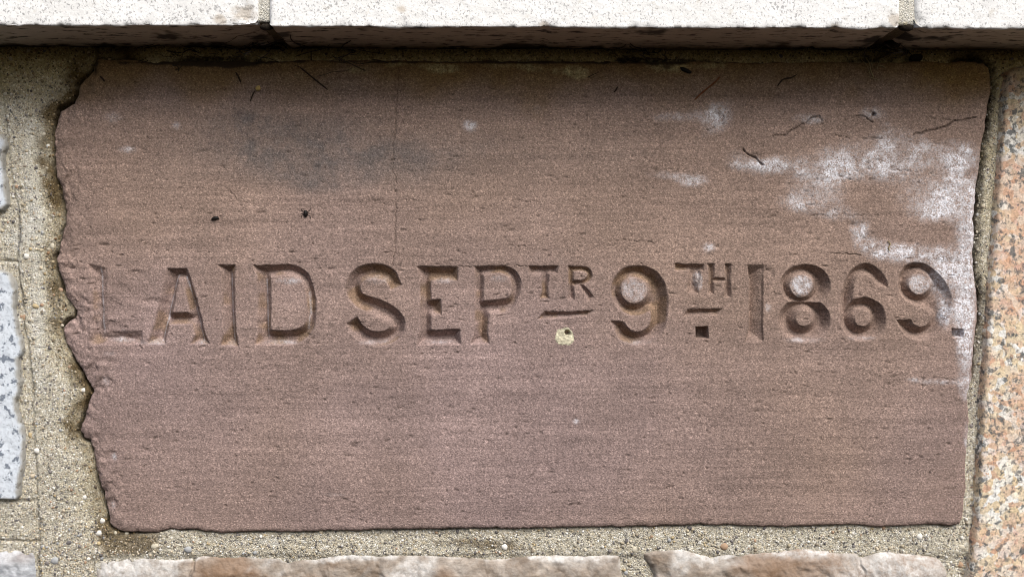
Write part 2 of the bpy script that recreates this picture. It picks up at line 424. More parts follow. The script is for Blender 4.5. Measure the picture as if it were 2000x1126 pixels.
    for pts, w_, dep, dk in cracks:
        xs_ = [p[0] for p in pts]; ys_ = [p[1] for p in pts]
        w = win(min(xs_) - 12, max(xs_) + 12, min(ys_) - 12, max(ys_) + 12); x, y = X[w], Y[w]
        q = line_dist(x + (fbm(x, y, 9, 2, 31) - 0.5) * 7, y + (fbm(x, y, 9, 2, 33) - 0.5) * 6, pts)
        g = sstep(max(w_ * .65, 1.2), 0.2, q) * sstep(.25, .5, fbm(x, y, 22, 3, 35) + .1); H[w] += dep * MM * g; dirt[w] = np.maximum(dirt[w], .8 * dk * g)
    # little bedding pits, the deeper ones coloured dark
    for i in range(1150):
        cx, cy = R.uniform(120, 1880), R.uniform(150, 1020)
        rx, ry = 2 + 6 * R.rand() ** 2, R.uniform(1.1, 2.1); a = R.uniform(0.4, 1.3); sl = R.uniform(-0.25, 0.15)
        w = win(cx - 2 * rx, cx + 2 * rx, cy - 8, cy + 8); x, y = X[w], Y[w]
        r = ((x - cx) / rx) ** 2 + ((y - cy - sl * (x - cx)) / ry) ** 2
        g = np.exp(-r); H[w] += a * MM * g; dirt[w] = np.maximum(dirt[w], 0.42 * (a > 0.8) * g)
    # ------------- the inscription, V-cut
    fid = np.zeros(X.shape, int); G = np.zeros_like(H)
    glyphs = []
    def glyph(name, label, shapes, slope=1.15, dmax=8.2, wob=1.6):
        glyphs.append((name, label)); gi = len(glyphs)
        P = np.array([p for s in shapes for p in s[0]])
        w = win(P[:, 0].min() - 8, P[:, 0].max() + 8, P[:, 1].min() - 8, P[:, 1].max() + 8); x, y = X[w], Y[w]
        wx = x + (fbm(x, y, 16, 3, 41) - 0.5) * wob * 1.6; wy = y + (fbm(x, y, 16, 3, 47) - 0.5) * wob * 1.6
        dep = np.zeros(x.shape)
        for s in shapes:
            q = poly_dist(wx, wy, s)
            dep = np.maximum(dep, np.clip(q, 0, None) * PX * slope * 1.26)
        dm = dmax * 1.26 * MM
        dep = np.where(dep > dm * 0.8, dm * (0.8 + 0.2 * np.tanh((dep / dm - 0.8) / 0.2)), dep)
        G[w] = np.maximum(G[w], dep); f = fid[w]; f[dep > 0.15 * MM] = gi
        return w, x, y
    glyph("carved_letter", "weathered letter L, shallow and half flaked away", [[[(172,516),(210,522),(211,560),(211,646),(279,645),(280,673),(170,673),(178,640),(178,560)]]], 0.66, 5.0, 5)
    glyph("carved_letter", "letter A cut with flared feet", [[[(327,523),(365,523),(376,552),(390,600),(402,652),(411,672),(370,672),(379,654),(374,634),(332,634),(326,655),(324,672),(284,672),(293,654),(307,600)],[(350,548),(356,548),(368,609),(338,609)]]], 1.25, 8)
    glyph("carved_letter", "letter I cut with flared ends", [[[(424,517),(461,517),(458,530),(459,560),(462,650),(467,676),(426,676),(435,650),(433,560),(432,530)]]], 1.2, 8)
    glyph("carved_letter", "letter D", [[smooth_line([(493,517),(540,516.5),(575,517),(600,531),(613,560),(618,592),(616,630),(604,657),(582,671),(548,674),(496,673)],3) + [(502,650),(501,540)],
           smooth_line([(530,541),(562,537),(585,547),(595,567),(598,598),(597,626),(584,640),(558,644),(530,643)],3)]], 1.25, 8.4)
    S = [(774,563),(763,541),(746,531),(727,529),(707,534),(693,547),(689,563),(695,580),(711,591),(732,598),(755,608),(772,622),(777,638),(769,651),(752,660),(732,661),(712,655),(698,643),(686,624)]
    glyph("carved_letter", "letter S", [[stroke(S, [26,31,31,30,30,33,32,30,29,30,26], 3)]], 1.25, 8.6)
    glyph("carved_letter", "letter E", [[[(812,519),(896,519),(894,549),(842,549),(843,584),(862,583),(863,616),(843,615),(843,643),(899,642),(900,673),(813,674),(820,645),(819,545)]]], 1.25, 8.4)
    glyph("carved_letter", "letter P", [[smooth_line([(925,519),(960,518.5),(988,518.5),(1007,527),(1017,545),(1017,567),(1010,590),(997,606),(978,612),(956,612)],3) + [(953,650),(957,672),(918,672),(926,650),(927,540)],
           smooth_line([(945,538),(978,534),(995,545),(998,563),(992,579),(970,584),(946,586)],3)]], 1.2, 8)
    glyph("carved_letter", "small raised letter T of the first abbreviation", [[[(1031,518),(1091,518),(1089,535),(1073,536),(1071,570),(1074,584),(1052,585),(1057,570),(1057,536),(1032,535)]]], 1.2, 5)
    glyph("carved_letter", "small raised letter R", [[stroke([(1115,518),(1115,586)],[14,12,15],6)],[stroke([(1111,525),(1136,524),(1149,530),(1151,541),(1143,549),(1130,552),(1114,552)],12,4)],[stroke([(1130,550),(1156,584)],[11,14],5)]], 1.3, 5)
    glyph("carved_dash", "dash under the first raised letters", [[[(1063,607),(1110,608),(1162,605),(1148,618),(1105,621),(1047,624)]]], 1.4, 6)
    nine = smooth_line([(1191,625),(1219,626)],2)[:-1] + smooth_line([(1219,626),(1225,637),(1236,645),(1250,646),(1263,638),(1269,622),(1269,609)],3)[:-1] + \
        smooth_line([(1269,609),(1256,616),(1240,618),(1220,612),(1203,598),(1194,580),(1192,562),(1198,543),(1211,527),(1230,519),(1250,518),(1272,523),(1290,537),(1301,558),(1305,586),(1304,615),(1298,640),(1284,660),(1265,671),(1243,674),(1222,670),(1205,658),(1191,625)],3)[:-1]
    glyph("carved_numeral", "numeral 9 of the day, with a lumpy knob in its bowl", [[nine, circle(1238,567,25)]], 1.2, 9.5)
    glyph("carved_letter", "small raised letter T, half filled with pale crust", [[[(1316,514),(1376,514),(1375,528),(1370,529),(1366,560),(1366,574),(1343,574),(1345,529),(1317,528)]]], 1.3, 4.6, 3)
    glyph("carved_letter", "small raised letter H", [[stroke([(1389,514),(1389,575)],[15,12,14],6)],[stroke([(1421,514),(1421,580)],[15,13,16],6)],[stroke([(1386,546),(1424,546)],10,5)]], 1.3, 4.6, 3)
    glyph("carved_dash", "dash under the second raised letters", [[[(1342,603),(1413,602),(1400,615),(1370,616),(1332,619)]]], 1.4, 5.5)
    glyph("carved_dot", "square dot under the second dash", [[[(1359,638),(1383,637),(1384,661),(1359,662)]]], 5.0, 11, 0.8)
    w, x, y = glyph("carved_numeral", "numeral 1 with chipped top corner", [[[(1459,516),(1494,516),(1491,540),(1490,640),(1491,667),(1455,668),(1462,640),(1463,545)]]], 0.01, 6)
    q = poly_dist(x, y, [[(1459,516),(1494,516),(1491,540),(1490,640),(1491,667),(1455,668),(1462,640),(1463,545)]])
    ends = np.minimum(y - 516, 668 - y)
    dep = np.minimum(np.minimum(np.clip(q, 0, None) * 4.0, np.clip(1495 - x, 0, None) * 0.72 + 0.5), np.clip(ends, 0, None) * 0.95) * PX
    G[w] = np.maximum(G[w], np.where(q > 0, np.minimum(dep, 10 * MM), 0))
    glyph("carved_numeral", "numeral 8 with a white knob in its upper bowl", [[circle(1573,556,50,41), circle(1565,558,22)],[circle(1571,625,52,44), circle(1571,621,15)]], 1.2, 9)
    hook = smooth_line([(1641,625),(1641,600),(1643,572),(1651,546),(1664,526),(1685,514),(1704,517),(1721,529),(1733,548),(1735,564)],3)[:-1] + \
        smooth_line([(1735,564),(1714,555),(1703,543),(1689,536),(1676,539),(1669,552),(1666,575),(1664,598),(1656,622)],3)
    glyph("carved_numeral", "numeral 6", [[hook],[circle(1686,623,46,43), circle(1685,622,15)]], 1.2, 9)
    nine2 = smooth_line([(1750,624),(1780,623)],2)[:-1] + smooth_line([(1780,623),(1788,634),(1801,637),(1813,629),(1818,613)],3)[:-1] + \
        smooth_line([(1818,613),(1800,601),(1778,592),(1762,580),(1754,563),(1754,545),(1762,526),(1775,514),(1790,511),(1812,517),(1832,532),(1848,552),(1857,572),(1858,600),(1851,626),(1838,646),(1820,660),(1795,666),(1772,659),(1758,643),(1750,624)],3)[:-1]
    glyph("carved_numeral", "last numeral 9, crusted white on its right side", [[nine2, circle(1796,553,21)]], 1.2, 8.6, 2.4)
    glyph("carved_dot", "small square full stop near the right edge", [[[(1859,641),(1882,642),(1880,659),(1859,659)]]], 3.2, 7, 1)
    # erosion: the L is nearly lost, the grooves carry grain
    G *= 1 - 0.55 * blobs(X, Y, [(206,590,16,60,1)]) * (0.5 + fbm(X, Y, 20, 3, 51))
    G *= np.clip(1 - 0.55 * blobs(X, Y, [(1845,600,16,40,1)]), 0.3, 1)
    G += np.where(G > 0.4 * MM, (fbm(X, Y, 14, 4, 53, 0.6) - 0.5) * 1.3 * MM, 0)
    G = np.maximum(G, 0)
    def soften(a):
        b = a.copy(); b[1:-1, 1:-1] = (a[1:-1, 1:-1] * 4 + (a[:-2, 1:-1] + a[2:, 1:-1] + a[1:-1, :-2] + a[1:-1, 2:]) * 2 + a[:-2, :-2] + a[2:, 2:] + a[:-2, 2:] + a[2:, :-2]) / 16
        return b
    w = win(150, 300, 495, 690); G[w] = soften(G[w])
    # knobs left standing in the bowls
    for (cx, cy, rx, ry, top, amp, wh) in [(1238,567,29,28,0.2,3.4,.42),(1565,557,27,25,0.2,3.6,.72),(1796,553,25,23,0.4,3.4,.62),(1363,545,13,25,1.6,2.4,.38)]:
        w = win(cx - rx - 6, cx + rx + 6, cy - ry - 6, cy + ry + 6); x, y = X[w], Y[w]
        r = np.sqrt(((x - cx) / rx) ** 2 + ((y - cy) / ry) ** 2) + (fbm(x, y, 16, 3, 61) - 0.5) * 0.4
        dome = (top - .8) * MM + 9 * MM * np.clip(r, 0, 2) ** 2.1 + (fbm(x, y, 15, 4, 63, 0.65) - 0.5) * amp * MM
        G[w] = np.where(r < 1.08, np.minimum(G[w], dome), G[w])
        white[w] = np.maximum(white[w], wh * sstep(0.98, 0.55, r) * (0.35 + fbm(x, y, 10, 3, 65)))
    H += G
    # filler plug with a small screw hole
    w = win(1070, 1140, 630, 690); x, y = X[w], Y[w]
    hole = np.sqrt((x - 1108) ** 2 + ((y - 649) * 1.1) ** 2)
    H[w] += 7 * MM * sstep(6.2, 4.2, hole)
    w = win(1690, 1725, 205, 240); H[w] += 4 * MM * sstep(5, 2.5, np.hypot(X[w] - 1707, Y[w] - 223)); dirt[w] = np.maximum(dirt[w], .6 * sstep(5, 2, np.hypot(X[w] - 1707, Y[w] - 223)))  # round hole, coloured dark towards its centre
    # salt lines in the valleys
    for pts, a in [([(345,537),(330,596),(315,664)],.6),([(362,540),(380,596),(396,664)],.55),([(450,532),(452,600),(456,665)],.5),([(518,545),(520,600),(522,655)],.6),([(196,524),(199,580),(202,650)],.45),([(603,570),(606,610),(600,640)],.35)]:
        w = win(min(p[0] for p in pts) - 6, max(p[0] for p in pts) + 6, pts[0][1] - 4, pts[-1][1] + 6)
        white[w] = np.maximum(white[w], a * sstep(2.6, 0.8, line_dist(X[w], Y[w], pts)))
    field = blobs(X, Y, [(1600,365,48,38,1.0),(1560,395,40,16,.75),(1500,322,62,16,.62),(1440,310,24,20,.4),(1880,305,34,26,1.0),(1850,380,70,40,.8),(1810,405,36,22,.9),(1890,450,24,70,.75),
        (1680,450,18,18,1.0),(1705,482,30,18,1.05),(1750,494,34,14,1.0),(1805,496,44,16,1.0),(1860,520,50,34,.8),(1880,590,26,50,.95),(1845,600,10,34,1.0),(1835,550,14,26,.7),(1885,680,18,60,.75),(1888,760,14,20,.95),(1835,745,40,6,.62),(1785,740,14,5,.5),
        (1740,270,50,26,.5),(1580,232,34,12,.62),(1705,220,22,13,.6),(1398,226,30,36,.52),(1355,352,30,12,.66),(1300,342,24,8,.45),(1650,300,80,30,.42),(1800,300,60,30,.4),(1720,330,50,30,.55),(1620,335,60,16,.6),
        (918,246,15,12,.72),(1310,228,50,14,.4),(250,292,22,8,.62),(222,228,16,10,.45),(345,246,10,9,.5),(1050,215,20,14,.25),(1640,420,60,14,.4),(1385,482,14,10,.55),
        (308,667,14,7,.5),(393,668,16,7,.5),(452,668,12,9,.55),(560,548,26,6,.5),(975,545,20,8,.5),(868,547,24,7,.5),(735,545,26,12,.45),(235,662,30,7,.5),(1500,600,8,10,.55),(1888,850,7,30,.6),(1350,690,8,5,.1),(205,745,9,12,.42),(215,690,20,8,.35),(222,890,7,10,.5),(218,985,6,9,.5),(1125,822,8,6,.5),(660,965,26,4,.38),(240,645,10,8,.3),
        (300,668,40,6,.35),(550,668,44,6,.45),(735,668,40,7,.42),(860,667,40,6,.42),(1245,668,40,7,.42),(1570,664,36,7,.45),(1683,660,36,6,.4)])  # last row: salt plus light on the letters' lower slopes, painted pale
    nz = fbm(X, Y, 46, 5, 71, 0.62); nz2 = fbm(X, Y, 9, 3, 77, 0.6)
    wpx = X + (fbm(X, Y, 70, 4, 73) - .5) * 60; wpy = Y + (fbm(X, Y, 70, 4, 75) - .5) * 50 + 0.3 * X
    wisp = sstep(0.36, 0.70, fbm(wpx, wpy, 58, 7, 71, 0.74))
    field = field * (0.75 + 0.5 * nz2)
    eff = sstep(0.10, 1.05, field + (nz - .5) * .5) ** 0.9 * (0.10 + 1.35 * wisp) + 0.20 * sstep(0.1, 0.8, field)
    H -= eff * (nz2 * 0.9 + 0.1) * 0.9 * MM * (R.rand(*X.shape) * .5 + .5)
    white = np.clip(np.maximum(white, eff), 0, 1) * (d > -6)
    sfield = blobs(X, Y, [(460,270,100,60,.9),(590,310,100,55,.8),(700,290,80,60,.75),(540,235,120,30,.45),(820,310,80,60,.6),(640,355,90,24,.55),(960,300,120,60,.38),(1200,300,150,60,.3),(330,330,90,90,.22),(300,200,90,40,.25),(640,160,90,26,.45),(260,150,60,20,.4)])
    soot = 0.70 * sstep(0.02, 1.1, sfield) * (0.42 + 0.8 * sstep(.3, .68, fbm(X, Y, 90, 6, 81, 0.7)))
    yt = Y + (fbm(X, Y, 120, 4, 85) - 0.5) * 110
    algae = 0.85 * sstep(225, 120, yt) + 0.35 * blobs(X, Y, [(1850,165,90,50,1),(870,170,120,30,.6)]) * fbm(X, Y, 40, 4, 87) * 1.5
    groove_stain = 0.45 * sstep(0.5 * MM, 3 * MM, G) * sstep(0.42, 0.62, fbm(X, Y, 40, 3, 88)) * sstep(1500, 1250, X)
    algae = np.clip(np.maximum(algae, groove_stain), 0, 1)
    # grime along the top bed
    dirt = np.maximum(dirt, 0.9 * sstep(0.45, 0.75, blobs(X, Y, [(330,122,120,7,.8),(450,126,80,10,.8),(700,120,300,5,.6),(1080,122,260,6,.7),(1300,132,40,10,.5),(1500,122,200,5,.5),(185,135,10,24,.8),(1920,123,24,5,.8)]) + (fbm(X, Y, 24, 4, 91) - 0.5) * 0.7))
    dirt = np.maximum(dirt, np.where(d < -1.5, 0.75, 0) * sstep(1700, 1500, X))  # dark colour on the sides beyond the outline, fading out rightwards
    warm = np.clip(fbm(X, Y, 420, 4, 95) * 1.7 - 0.45 + 0.35 * sstep(700, 300, Y) + 0.25 * sstep(900, 1500, X) * sstep(900, 500, Y) - 0.3 * sstep(500, 150, X), 0, 1)
    stain = np.stack([white, soot, algae, np.clip(dirt, 0, 1)], -1); one = np.ones_like(H)
    lich = 0.85 * sstep(.3, .8, blobs(X, Y, [(870,134,40,10,.9),(1130,142,30,14,1.0),(1060,136,60,12,.6),(980,128,50,8,.5),(700,136,60,12,.5),(1320,130,60,12,.7),(560,150,60,14,.35),(790,126,60,8,.5),(1420,128,50,10,.4),(1105,700,30,8,.25),(1140,715,12,8,.35)]) + (fbm(X, Y, 26, 4, 97, .65) - .5) * .9)
    tone = np.stack([warm, lich, one, one], -1)
    pl = np.hypot(X - 1103, (Y - 657) * 1.02) + (fbm(X, Y, 14, 3, 99) - 0.5) * 11
    PLUG = len(glyphs) + 1
    inplug = pl < 18
    fid[inplug & (hole_map(X, Y) > 4.5)] = PLUG
    H[inplug] += (-0.2 + (fbm(X, Y, 9, 3, 98, .6)[inplug] - .5) * 2.2) * MM
    ms = relief(xs, ys, H, 0.0, d > -13, M_SAND, {"stain": stain, "tone": tone}, fid, range(0, PLUG + 1))
    root = link("carved_cornerstone", ms[0], None, "reddish brown sandstone block carved with LAID SEPTR 9TH 1869, ragged left edge", "cornerstone")
    for i, (n, l) in enumerate(glyphs, 1):
        if i in ms: link(n, ms[i], root, l)
    m = ms[PLUG]; m.materials.clear(); m.materials.append(M_PLUG)
    link("filler_plug", m, root, "round pale cream plug with a small hole")
    return root

def hole_map(X, Y): return np.sqrt((X - 1108) ** 2 + ((Y - 649) * 1.1) ** 2)
build_carved_stone()

# ------------------------------------------------------------------ neighbouring stones
GRAN = [(1968,142),(1985,133),(2040,126),(2480,126),(2480,1420),(1880,1420),(1897,1126),(1902,1069),(1907,1035),(1910,994),(1912,963),(1914,911),(1919,860),(1920,791),(1922,750),(1926,704),(1929,650),(1932,616),(1937,555),(1941,495),(1946,447),(1950,390),(1956,320),(1961,242),(1964,199)]
GREYL = [(-420,520),(-100,524),(0,527),(13,532),(25,549),(32,569),(29,589),(27,606),(32,630),(42,663),(47,684),(37,700),(37,734),(41,745),(38,761),(31,781),(32,805),(41,829),(45,850),(46,884),(44,918),(39,946),(36,968),(30,976),(0,976),(-420,978)]
GREYS = [(-420,256),(-60,258),(0,263),(12,272),(14,285),(6,300),(5,335),(11,350),(14,375),(14,398),(5,412),(-20,416),(-420,418)]
SLB1 = [(180,1096),(223,1091),(274,1089),(325,1092),(363,1091),(394,1089),(445,1088),(517,1087),(535,1092),(556,1101),(575,1095),(614,1092),(650,1086),(686,1081),(720,1084),(751,1085),(803,1084),(868,1090),(940,1095),(985,1095),(1024,1090),(1115,1088),(1213,1087),(1216,1126),(1220,1420),(176,1420)]
SLB2 = [(1250,1080),(1262,1077),(1297,1074),(1336,1074),(1365,1082),(1395,1094),(1404,1088),(1453,1081),(1505,1079),(1564,1074),(1600,1078),(1638,1083),(1675,1081),(1689,1089),(1713,1080),(1754,1084),(1792,1087),(1826,1090),(1843,1098),(1854,1114),(1857,1126),(1860,1420),(1290,1420),(1280,1126),(1266,1098)]
SLG = [(-420,1060),(0,1064),(14,1071),(34,1072),(62,1074),(68,1086),(71,1126),(74,1420),(-420,1420)]

def side_stone(name, outline, y0, step, mat, label, cat, box, rough=0.6, edge=8, fall=3.0, seed=200, facets=0.0, extra=None, group=None):
    x0, x1, ya, yb = box
    xs = np.arange(x0, x1, step); ys = np.arange(ya, yb, step); X, Y = np.meshgrid(xs, ys)
    d = poly_dist(X, Y, [outline]) + (fbm(X, Y, 24, 4, seed) - 0.5) * 5
    H = (fbm(X, Y, 120, 3, seed + 3) - 0.5) * 3 * rough * MM + (fbm(X, Y, 16, 4, seed + 7, 0.6) - 0.5) * 1.6 * rough * MM
    t = np.clip(1 - d / edge, 0, 1)
    H += np.where(d > 0, t ** 2, 1.0) * 2.2 * MM + np.where(d < 0, -d, 0) * PX * fall
    if facets:
        v = fbm(X, Y, 80, 4, seed + 11, 0.5); v2 = fbm(X, Y, 34, 4, seed + 13, 0.5)
        H += np.abs(np.mod(v * 6, 2) - 1) * facets * MM + np.abs(np.mod(v2 * 5, 2) - 1) * facets * .35 * MM
    st = np.zeros((*X.shape, 4))
    if extra: H, st = extra(X, Y, d, H, st)
    ms = relief(xs, ys, H, y0, d > -12, mat, {"stain": st})
    return link(name, ms[0], None, label, cat, group)

def ex_gran(X, Y, d, H, st):
    st[..., 0] = sstep(330, 120, Y + (fbm(X, Y, 60, 4, 301) - 0.5) * 160) * 0.75 * sstep(0.3, 0.6, fbm(X, Y, 50, 4, 305) + 0.15) ; return H, st
def ex_grey(X, Y, d, H, st):
    st[..., 0] = sstep(9, 1, d + (fbm(X, Y, 16, 3, 311) - 0.5) * 12) * 0.7; return H, st
def ex_slate(X, Y, d, H, st):
    n = fbm(X, Y, 60, 4, 321, 0.6)
    st[..., 0] = np.clip(0.9 * sstep(9, 2, d + (n - 0.42) * 40) + 0.8 * sstep(0.54, 0.66, fbm(X + 0.6 * Y, Y, 110, 4, 325, 0.6)) + blobs(X, Y, [(1760,1130,130,60,1.1),(1420,1100,40,10,.4),(690,1088,40,8,.6),(220,1105,40,20,.6),(1560,1084,80,8,.7),(1130,1095,70,12,.6)]), 0, 1) * 0.9
    st[..., 1] = sstep(0.5, 0.66, fbm(X, Y, 150, 3, 329))
    # split face leans back toward its upper edge
    H = H + np.clip(1 - d / 34, 0, 1) ** 1.3 * 5 * MM
    cr = line_dist(X + (fbm(X, Y, 14, 2, 333) - .5) * 8, Y, [(378,1080),(374,1105),(370,1130),(376,1400)]); H = H + 3 * MM * sstep(4, .5, cr)
    cr = line_dist(X + (fbm(X, Y, 14, 2, 335) - .5) * 8, Y, [(1682,1085),(1681,1105),(1690,1120),(1700,1200)]); H = H + 2 * MM * sstep(4, .5, cr)
    return H, st

side_stone("granite_block", GRAN, 0.001, 3.0, M_PINK, "salmon pink speckled granite block along the right edge", "granite block", (1860, 2470, 100, 1400), 0.8, 7, 3.0, 210, extra=ex_gran)
side_stone("granite_block", GREYL, -0.0015, 3.0, M_GREY, "large bluish grey granite block with dark blotches on the left edge", "granite block", (-400, 70, 500, 1000), 0.7, 4, 7.0, 220, extra=ex_grey)
side_stone("granite_block", GREYS, -0.0015, 3.0, M_GREY, "tiny sliver of blue grey granite at upper left edge", "granite block", (-400, 40, 235, 440), 0.7, 4, 7.0, 230, extra=ex_grey)
side_stone("slate_block", SLB1, -0.001, 2.0, M_SLB, "long brown split slate block under the left half of the cornerstone", "slate block", (160, 1240, 1060, 1400), 1.2, 8, 2.6, 240, 1.9, ex_slate)
side_stone("slate_block", SLB2, -0.002, 2.0, M_SLB, "brown and whitish slate block under the right half of the cornerstone", "slate block", (1230, 1880, 1050, 1400), 1.2, 8, 2.6, 250, 1.9, ex_slate)
side_stone("slate_block", SLG, -0.0015, 3.0, M_SLG, "blue grey slate block in the bottom left corner", "slate block", (-400, 95, 1040, 1400), 1.0, 9, 2.4, 260, 2.0, ex_slate)

# ------------------------------------------------------------------ mortar
def mortar_height(X, Y, dS):
    H = 4.0 * MM + (fbm(X, Y, 90, 3, 401) - 0.5) * 3 * MM + (fbm(X, Y, 18, 4, 405, 0.65) - 0.5) * 2.2 * MM + (fbm(X, Y, 6, 2, 409) - 0.5) * 0.9 * MM
    # broad tooled band left of the carved stone stands forward
    xl = np.interp(Y, [90, 410, 510, 750, 980, 1126, 1400], [-10, 32, 33, 61, 70, 77, 84]) + (fbm(X * 0, Y, 60, 4, 399, .6) - .5) * 12
    band = sstep(xl - 2, xl + 3, X) * sstep(400, 300, X)
    H -= band * 2.4 * MM
    H += 2.0 * MM * np.exp(-((X - xl) / 2.6) ** 2) * sstep(340, 420, Y) * sstep(.3, .6, fbm(X, Y, 60, 3, 398))
    # flush of the joint beneath the left granite
    for (y0, a) in [(510, 1.6), (979, 2.2), (1057, 2.6)]:
        H += a * MM * np.exp(-((Y - y0 - (fbm(X, Y, 30, 3, 413) - .5) * 8) / 2.8) ** 2) * sstep(6, -2, X - xl)
    # bottom bed: lower edge breaks off along the slates
    H += 2.2 * MM * sstep(1080, 1094, Y + (fbm(X, Y, 26, 3, 417) - .5) * 10) * sstep(150, 190, X)
    H += 2.4 * MM * np.exp(-((X - 178) / 2.6) ** 2) * sstep(1085, 1095, Y)
    # it draws back where it meets the carved stone
    out = -dS
    left = sstep(300, 240, X)
    H += 3.6 * MM * sstep(9, 1, out + (fbm(X, Y, 14, 3, 421) - .5) * 6) * left
    H += 2.0 * MM * sstep(60, 18, out + (fbm(X, Y, 40, 3, 423) - .5) * 26) * left
    right = sstep(1850, 1890, X)
    H += right * (4.5 * MM + 4.0 * MM * sstep(22, 8, out + (fbm(X, Y, 22, 3, 427) - .5) * 8) * sstep(1060, 300, Y))
    gap = sstep(7.5, 5, out + (fbm(X, Y, 26, 3, 425) - .5) * 9)
    H += 13 * MM * gap * left * sstep(.34, .5, fbm(X, Y, 70, 3, 426)) * sstep(1050, 1000, Y)
    H += 16 * MM * sstep(11, 7, out + (fbm(X, Y, 30, 3, 428) - .5) * 9) * right * sstep(820, 560, Y)
    H += 5 * MM * sstep(3.5, 1.5, out + (fbm(X, Y, 26, 3, 424) - .5) * 6) * sstep(1022, 1028, Y) * sstep(180, 230, X)
    # bed under the ledge
    H += 1.0 * MM * sstep(116, 126, Y) * sstep(180, 210, X) * sstep(1930, 1910, X)
    cr = [([(187,90),(186,116),(178,140),(160,158)], 2.4, 4), ([(130,98),(132,125),(142,145),(152,160)], 1.8, 3), ([(0,511),(20,508),(33,510)], 2, 2), ([(1934,125),(1938,145),(1937,158)], 5, 6), ([(1966,140),(1958,150),(1950,154)], 4, 4)]
    for pts, w, a in cr:
        H += a * MM * sstep(w, 0.3, line_dist(X + (fbm(X, Y, 10, 2, 431) - .5) * 5, Y, pts))
    return H, xl

def build_mortar():
    xs = axis([(-300, 90, 3.0), (90, 230, 2.0), (230, 1870, 3.0), (1870, 1980, 2.0), (1980, 2300, 3.0)]); ys = axis([(62, 1010, 3.0), (1010, 1110, 2.0), (1110, 1300, 3.0)]); X, Y = np.meshgrid(xs, ys)
    dS = poly_dist(X, Y, [SAND])
    H, xl = mortar_height(X, Y, dS)
    out = -dS
    n1 = fbm(X, Y, 50, 4, 441, 0.6); n2 = fbm(X, Y, 20, 4, 445, 0.6)
    olive = np.clip(0.95 * sstep(250, 110, Y + (n1 - .5) * 120) + 0.5 * sstep(1880, 1900, X) * sstep(800, 150, Y) * n1 * 1.6, 0, 1)
    olive = np.maximum(olive, 0.35 * sstep(60, 20, out + (n1 - .5) * 60) * sstep(260, 200, X))
    brown = 0.8 * sstep(44, 8, out + (n1 - .5) * 36 + (n2 - .5) * 40) * sstep(300, 240, X) * (0.45 + 0.9 * sstep(.35, .6, fbm(X, Y, 90, 3, 449)))
    brown = np.maximum(brown, 0.85 * sstep(0.35, 0.8, blobs(X, Y, [(260,1062,70,30,1),(210,1030,40,40,.9),(920,1062,100,14,.7),(1000,1075,60,10,.6),(1640,1040,60,8,.4),(150,130,40,30,.7),(60,108,60,10,.5),(1730,112,60,16,.6),(400,114,120,10,.6),(1150,116,200,8,.5)]) + (n2 - .5) * .7))
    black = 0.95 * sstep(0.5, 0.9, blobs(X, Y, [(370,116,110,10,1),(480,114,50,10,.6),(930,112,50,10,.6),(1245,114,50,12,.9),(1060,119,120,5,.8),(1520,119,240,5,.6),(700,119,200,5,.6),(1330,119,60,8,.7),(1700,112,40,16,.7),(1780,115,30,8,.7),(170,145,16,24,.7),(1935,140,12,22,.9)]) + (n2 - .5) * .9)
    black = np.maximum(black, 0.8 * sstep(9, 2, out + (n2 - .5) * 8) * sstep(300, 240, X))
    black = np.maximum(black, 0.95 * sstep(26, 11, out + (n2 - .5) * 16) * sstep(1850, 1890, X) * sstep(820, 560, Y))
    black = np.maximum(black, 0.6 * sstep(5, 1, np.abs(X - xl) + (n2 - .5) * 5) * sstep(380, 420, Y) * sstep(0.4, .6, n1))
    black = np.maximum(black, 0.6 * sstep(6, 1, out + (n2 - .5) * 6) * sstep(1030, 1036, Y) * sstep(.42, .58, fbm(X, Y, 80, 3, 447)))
    pale = sstep(0.38, 0.7, blobs(X, Y, [(65,330,34,150,.8),(75,650,26,200,.6),(20,470,30,40,.5),(90,1000,30,60,.4),(520,1060,90,14,.6),(1500,1052,150,14,.4)]) + (n1 - .5) * .5)
    st = np.stack([olive, np.clip(brown, 0, 1), np.clip(black, 0, 1), np.clip(pale, 0, 1)], -1)
    ms = relief(xs, ys, H, 0.0, (dS < 45), M_MORT, {"stain": st})
    return link("mortar", ms[0], None, "sandy beige mortar filling the joints around the stones", None, None, "structure")
mortar = build_mortar()

# loose-looking grains and pebbles standing out of the mortar
def ico():
    p = (1 + 5 ** .5) / 2
    v = np.array([(-1,p,0),(1,p,0),(-1,-p,0),(1,-p,0),(0,-1,p),(0,1,p),(0,-1,-p),(0,1,-p),(p,0,-1),(p,0,1),(-p,0,-1),(-p,0,1)], float); v /= np.linalg.norm(v[0])
    f = np.array([(0,11,5),(0,5,1),(0,1,7),(0,7,10),(0,10,11),(1,5,9),(5,11,4),(11,10,2),(10,7,6),(7,1,8),(3,9,4),(3,4,2),(3,2,6),(3,6,8),(3,8,9),(4,9,5),(2,4,11),(6,2,10),(8,6,7),(9,8,1)])
    return v, f
def ico2():
    v, f = ico(); v = list(map(tuple, v)); c = {}; nf = []
    def mid(a, b):
        k = (min(a, b), max(a, b))
        if k not in c:
            m = (np.array(v[a]) + np.array(v[b])) / 2; c[k] = len(v); v.append(tuple(m / np.linalg.norm(m)))
        return c[k]
    for a, b, d in f:
        x, y, z = mid(a, b), mid(b, d), mid(d, a); nf += [(a, x, z), (b, y, x), (d, z, y), (x, y, z)]
    return np.array(v), np.array(nf)

PAL = np.array([(0.46,0.40,0.29),(0.60,0.55,0.44),(0.78,0.76,0.71),(0.50,0.40,0.24),(0.33,0.28,0.21),(0.14,0.13,0.13),(0.24,0.22,0.21),(0.58,0.50,0.38),(0.44,0.30,0.20),(0.40,0.41,0.42)])
PALW = np.array([.2, .19, .14, .05, .1, .09, .09, .09, .02, .03])

